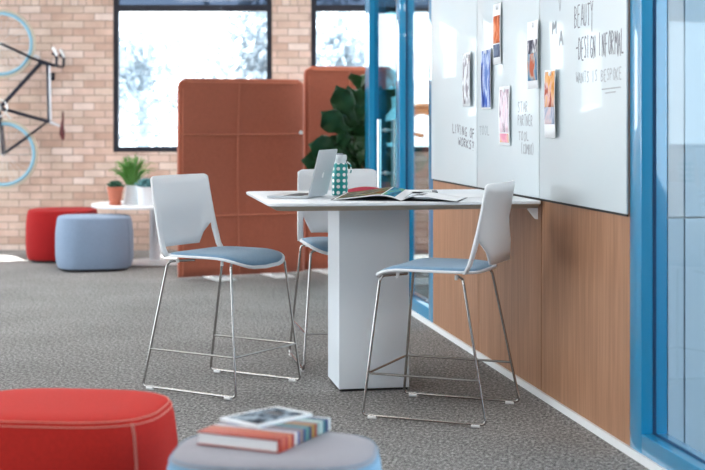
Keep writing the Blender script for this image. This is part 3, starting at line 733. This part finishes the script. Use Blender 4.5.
def bleaf(bm, bx, bz, tx, tz, wd, y=0.0, tilt=0.0, cup=.2):
    b0 = Vector((bx, y, bz)); d = Vector((tx-bx, tilt, tz-bz)); ln = d.length; d.normalize()
    side = d.cross(Vector((0, 1, 0))).normalized(); nrm = side.cross(d).normalized()
    def fn(a, b):
        s_ = b; w = wd*(0.42*math.sin(PI*s_)**0.55 + 0.5*math.exp(-((s_-.72)/.22)**2))*(1-s_**16)
        if s_ < .06: w *= s_/.06
        u = (a-.5)*2
        return b0 + d*(ln*s_) + side*(u*w*.5*(1+.05*math.sin(s_*25))) + nrm*(cup*abs(u)*w*.5 + .02*math.sin(s_*20)*abs(u) - .12*ln*s_*s_)
    grid(bm, fn, 8, 14)
for q in ((-.02,1.24,-.20,1.66,.25,-.14,-.1), (.0,1.26,.0,1.64,.24,-.10,-.05), (-.04,1.18,-.33,1.44,.25,-.16,-.12), (-.03,1.04,-.44,1.16,.27,-.14,-.1), (-.02,.95,-.30,1.08,.26,-.18,-.1), (.0,.98,.10,1.24,.26,-.2,-.1), (-.02,1.22,-.10,1.66,.21,-.10,-.05), (.03,1.25,.06,1.70,.19,.02,.05), (-.02,1.20,-.27,1.44,.20,-.12,-.1), (.03,1.15,.16,1.50,.20,-.08,-.1),
          (.0,1.08,-.20,1.24,.19,-.14,-.12), (-.05,.98,-.50,1.02,.26,-.12,-.05), (.0,1.02,-.30,1.20,.20,-.02,.1), (.02,1.0,.22,1.22,.22,-.12,-.1),
          (-.02,.86,-.34,.92,.24,-.10,-.15), (.03,.9,.30,1.0,.24,-.05,.0), (.0,.95,-.12,1.22,.22,.08,.1), (.06,1.25,.26,1.58,.18,.08,.1), (.04,.95,.05,1.24,.24,-.16,-.1), (.05,1.5,.12,1.74,.10,-.03,0.02), (.08,.9,.12,1.18,.22,-.2,-.1), (.04,1.1,.34,1.32,.20,.04,.08)):
    bleaf(bm, *q)
build('foliage', bm, 'fig', fg, solid=0.0012)

# ------------------------------------------------------------------ small round table with plants
rt = thing('round_side_table', 'low white round pedestal table by the brick wall', 'table', (-1.88, 13.35, 0), 0)
bm = B(); lathe(bm, [(.50, .535), (.60, .54), (.605, .55), (.605, .562), (.60, .565)], 64); build('tabletop', bm, 'white_lam', rt)
bm = B(); lathe(bm, [(.075, .012), (.055, .03), (.052, .50), (.09, .535)], 32); build('pedestal', bm, 'white_lam', rt)
bm = B(); lathe(bm, [(.30, 0), (.31, .004), (.30, .014), (.06, .02)], 48); build('base_disc', bm, 'white_lam', rt)
TT = 0.5655
p1 = thing('terracotta_pot_plant', 'dark rosette succulent in a terracotta pot on the round table', 'plant', (-2.22, 13.10, TT))
bm = B(); lathe(bm, [(.055, 0), (.060, .012), (.060, .018)], 28); build('saucer', bm, 'pot_tc', p1)
bm = B(); lathe(bm, [(.052, .018), (.072, .145), (.077, .145), (.077, .17), (.07, .17), (.068, .155)], 28); build('pot', bm, 'pot_tc', p1)
def rosette(bm, R0, z0, n, h, rnd, wide=.35):
    for k in range(n):
        f_ = k/n; yaw = k*2.4; ln = R0*(1.15-0.6*f_)
        d = Vector((math.cos(yaw), math.sin(yaw), 0)); pit = 0.15+1.2*f_
        tip = d*ln*math.cos(pit)+Vector((0, 0, ln*math.sin(pit)*1.1)); b0 = d*R0*.12*(1-f_)+Vector((0, 0, z0+h*f_*.5))
        tube(bm, [b0, b0+tip*.5, b0+tip*.85, b0+tip], .01, 6, rads=[ln*.10, ln*wide*.55, ln*wide*.4, .001])
bm = B(); rosette(bm, .075, .165, 26, .04, rnd); build('rosette', bm, 'succ', p1)
p2 = thing('grass_pot_plant', 'tufted green grass plant in a narrow white pot', 'plant', (-2.085, 13.22, TT))
bm = B(); lathe(bm, [(.075, 0), (.077, .005), (.052, .18), (.048, .18), (.048, .165)], 28); build('pot', bm, 'pot_w', p2)
bm = B()
for k in range(150):
    yaw = rnd.uniform(0, 2*PI); o_ = rnd.uniform(.03, .20) if k > 8 else rnd.uniform(.2, .26); h = rnd.uniform(.16, .33)*(1.15-o_*1.8); a0 = rnd.uniform(0, .035)
    d = Vector((math.cos(yaw), math.sin(yaw), 0))
    tube(bm, [d*a0+Vector((0, 0, .16)), d*(a0+o_*.35)+Vector((0, 0, .16+h*.6)), d*(a0+o_*.75)+Vector((0, 0, .16+h*.93)), d*(a0+o_)+Vector((0, 0, .16+h*.88))], .004, 4, rads=[.005, .0055, .004, .001])
build('grass_blades', bm, 'grass', p2)
p3 = thing('white_pot_plant', 'blue-green succulent in a white pot, right of the other pots', 'plant', (-1.93, 13.08, TT))
bm = B(); lathe(bm, [(.072, 0), (.075, .004), (.082, .17), (.076, .17), (.074, .155)], 28); build('pot', bm, 'pot_w', p3)
bm = B(); rosette(bm, .10, .165, 28, .06, rnd, .28); build('rosette', bm, 'succ_b', p3)

# ------------------------------------------------------------------ bicycle hung on the wall, nose up
K = 14.45/1400; XO = 0.025; YB = 14.42
bp_ = lambda x, y, dy=0.0: Vector(((x-352.5)*K+XO, YB+dy, 1.36-(y-120)*K))
bc = thing('road_bicycle', 'dark blue road bicycle hung nose-up on the brick wall', 'bicycle', (0, 0, 0))
def rel(o): return o
def wheel(c, R0, nm):
    wl = bpy.data.objects.new('wheel', None); C.objects.link(wl); wl.parent = bc; wl.location = c
    def ring(r, tr, n=64, y=0): return [(r*math.cos(2*PI*k/n), y, r*math.sin(2*PI*k/n)) for k in range(n)]
    bm = B(); tube(bm, ring(R0-.016, 0), .016, 8, closed=True); build('tyre', bm, 'tyre', wl)
    bm = B()
    for y in (-.009, .009): tube(bm, ring(R0-.045, 0, y=y), .019, 8, closed=True)
    build('rim', bm, 'rim', wl)
    bm = B()
    for k in range(24):
        a = 2*PI*k/24; a2 = a+(.35 if k % 2 else -.35); y = .03 if k % 4 < 2 else -.03
        tube(bm, [(.018*math.cos(a2), y, .018*math.sin(a2)), ((R0-.05)*math.cos(a), 0, (R0-.05)*math.sin(a))], .0011, 4)
    build('spokes', bm, 'steel', wl)
    bm = B(); tube(bm, [(0, -.05, 0), (0, .05, 0)], .018, 12); build('hub', bm, 'steel', wl)
    return wl
cf, cr = bp_(-0.5, 44), bp_(2, 154)
wheel(cf, .358, 'f'); wheel(cr, .358, 'r')
bm = B()
tube(bm, [bp_(46, 65), bp_(47, 121)], .017, 10); tube(bm, [bp_(39, 63), bp_(-2, 108)], .022, 10); tube(bm, [bp_(-2, 108), bp_(48, 122)], .018, 10); tube(bm, [bp_(37, 61), bp_(49, 65)], .022, 10)
for y in (-.05, .05):
    tube(bm, [bp_(46, 121.5), bp_(24, 138, y), bp_(2, 154, y)], .009, 8); tube(bm, [bp_(-2, 108), bp_(0, 130, y), bp_(2, 154, y)], .011, 8)
build('frame', bm, 'bike', bc)
bm = B(); 
for y in (-.045, .045): tube(bm, [bp_(37, 61), bp_(30, 58, y), bp_(14, 50.5, y), bp_(-.5, 44, y)], .012, 8)
build('fork', bm, 'bike', bc)
bm = B(); tube(bm, [bp_(48.2, 66, -.018), bp_(49.2, 120, -.018)], .010, 8); build('cable_guide', bm, 'bike_silver', bc)
bm = B(); tube(bm, [bp_(49, 65), bp_(58, 66.5)], .016, 8); build('stem', bm, 'bike', bc)
bm = B()
for s in (-1, 1): tube(bm, fillet([bp_(58, 66.5, 0), bp_(58, 66.5, s*.17), bp_(58.5, 57, s*.18), bp_(54, 54, s*.18)], .03, 5), .014, 8)
build('handlebar', bm, 'bike', bc)
for s in (-1, 1):
    bm = B(); tube(bm, fillet([bp_(58.5, 57, s*.18), bp_(57, 52, s*.18), bp_(54.5, 48.5, s*.18)], .02), .016, 8, rads=None); build('brake_hood', bm, 'white_paint', bc)
bm = B(); tube(bm, [bp_(33, 56, -.05), bp_(37, 58, -.02), bp_(37, 58, .02), bp_(33, 56, .05)], .014, 8); build('brake_caliper', bm, 'bike_silver', bc)
bm = B(); tube(bm, [bp_(48, 122), bp_(58, 126)], .013, 8); build('seat_post', bm, 'bike_silver', bc)
bm = B(); tube(bm, [bp_(62, 112), bp_(61.5, 120), bp_(60, 127), bp_(60, 133), bp_(62, 140)], .02, 10, rads=[.012, .02, .035, .055, .02])
for v in bm.verts: v.co.x = bp_(60.5, 0).x + (v.co.x-bp_(60.5, 0).x)*.55
build('saddle', bm, 'saddle', bc)
bm = B(); tube(bm, [bp_(-2, 108, -.06), bp_(-2, 108, .06)], .03, 14); lathe_pts = [bp_(-2, 108, -.055)+Vector((.09*math.cos(2*PI*k/40), 0, .09*math.sin(2*PI*k/40))) for k in range(40)]
tube(bm, lathe_pts, .006, 6, closed=True); tube(bm, [bp_(-2, 108, -.065), bp_(-12, 97, -.065)], .01, 8); tube(bm, [bp_(-2, 108, .065), bp_(8, 119, .065)], .01, 8); build('crank', bm, 'steel', bc)
hk = thing('wall_hook', 'small dark wall hook carrying the bicycle top tube', 'hook', (0, 0, 0))
bm = B(); tube(bm, [(bp_(46.2, 85).x, WT-.003, bp_(0, 76).z), (bp_(46.2, 85).x, YB+.028, bp_(0, 76).z)], .012, 8); box(bm, bp_(44, 0).x, bp_(48.5, 0).x, WT-.012, WT-.001, bp_(0, 80).z, bp_(0, 72).z); build('bracket', bm, 'bike', hk)

# ------------------------------------------------------------------ ceiling lights
first = None
for i, (x, y) in enumerate([(a, b) for a in (-5.0, -2.0, 0.9) for b in (1.5, 5.2, 9.0, 12.4)]):
    if x > 0.5 and y > 11: x = 0.2
    if first is None:
        first = thing('ceiling_light', 'flat rectangular ceiling light above the room', 'light', (x, y, CZ-.001), TH, 'ceiling lights')
        bm = B(); box(bm, -.62, .62, -.32, .32, -.035, 0); 
        build('light_frame', bm, 'white_paint', first, False)
        bm = B(); box(bm, -.58, .58, -.28, .28, -.038, -.0355); build('diffuser', bm, 'lamp', first, False)
    else: dup(first, (x, y, CZ-.001), TH, 'flat rectangular ceiling light above the room')

# ------------------------------------------------------------------ outside
bm = B(); box(bm, -30, 30, WT+0.26, 60, -0.3, -0.1); o = struct('ground', bm, 'snow', wall=False)
def make_tree(label, loc, H, seed, cr):
    t = thing('tree', label, 'tree', loc, 0, 'pale trees outside the windows'); r = random.Random(seed)
    bm = B(); tube(bm, [(0, 0, 0), (.1, 0, H*.4), (0, .1, H*.75)], .1, 8, rads=[.14, .1, .05])
    for k in range(12):
        z = H*.3+H*.45*k/12; a = r.uniform(0, 6.28); l = r.uniform(.5, 1)*cr
        tube(bm, [(0.05, 0, z), (math.cos(a)*l*.6, math.sin(a)*l*.6, z+.25*l), (math.cos(a)*l, math.sin(a)*l, z+.6*l)], .03, 5, rads=[.05, .03, .012])
    build('trunk', bm, 'tree', t)
    bm = B()
    cl = [(Vector((r.gauss(0, cr*.5), r.gauss(0, cr*.4), H*.62+r.gauss(0, H*.17))), r.uniform(.25, .6)) for _ in range(34)]
    for c, s in cl:
        for k in range(60):
            p = c+Vector((r.gauss(0, s*.5), r.gauss(0, s*.5), r.gauss(0, s*.4))); q = r.uniform(.04, .09)
            d1 = Vector((r.gauss(0, 1), r.gauss(0, 1), r.gauss(0, 1))).normalized(); d2 = d1.orthogonal().normalized()
            bm.faces.new([bm.verts.new(p+d1*q), bm.verts.new(p+d2*q*.6), bm.verts.new(p-d1*q), bm.verts.new(p-d2*q*.6)])
    build('foliage', bm, 'tree', t, False)
make_tree('hazy blue tree outside the right part of the left window', (-1.4, 20.5, -.1), 4.2, 1, 1.1)
make_tree('hazy blue tree outside the window behind the fig', (-.3, 24.8, -.1), 4.4, 5, .9)
make_tree('small hazy tree outside the left part of the left window', (-3.9, 25.5, -.1), 3.4, 9, 1.0)
t = thing('bare_tree', 'bare brown limbs outside the window seen through blue glazing', 'tree', (0.85, 16.3, -.1), 0)
bm = B(); tube(bm, fillet([(-.35, 0, 0), (-.3, 0, 1.0), (-.30, 0, 1.48), (-.05, 0, 1.62), (.2, 0, 1.50), (.5, 0, 1.44)], .2, 5), .07, 10)
tube(bm, [(-.30, 0, 1.4), (-.22, 0, 1.8), (-.15, 0, 1.98), (-.05, .1, 2.5)], .03, 8); tube(bm, [(-.3, 0, 1.1), (-.15, 0, 1.3), (-.02, 0, 1.27)], .03, 8)
build('limbs', bm, 'bark2', t)

# ------------------------------------------------------------------ light
world = bpy.data.worlds.new('World'); bpy.context.scene.world = world; world.use_nodes = True
nt = world.node_tree; bg = nt.nodes['Background']; bg.inputs[0].default_value = (0.86, 0.94, 1.0, 1); bg.inputs[1].default_value = 3.5
sd = bpy.data.lights.new('sun', 'SUN'); sd.energy = 32; sd.angle = math.radians(0.8); sd.color = (1, .97, .92)
so = bpy.data.objects.new('sun', sd); C.objects.link(so)
so.rotation_euler = Vector((0.30, -0.50, -1.0)).to_track_quat('-Z', 'Y').to_euler()

# ------------------------------------------------------------------ camera
cd = bpy.data.cameras.new('camera'); cam = bpy.data.objects.new('camera', cd); C.objects.link(cam)
cam.location = (0, 0, 1.36); cam.rotation_euler = (PI/2, 0, 0)
cd.sensor_width = 36; cd.lens = 1400*36/705; cd.shift_y = -115/705; cd.clip_end = 200
cd.dof.use_dof = True; cd.dof.focus_distance = 6.9; cd.dof.aperture_fstop = 2.6
S_ = bpy.context.scene; S_.camera = cam
S_.view_settings.view_transform = 'Standard'; S_.view_settings.look = 'None'; S_.view_settings.gamma = 1; S_.view_settings.exposure = 0.58
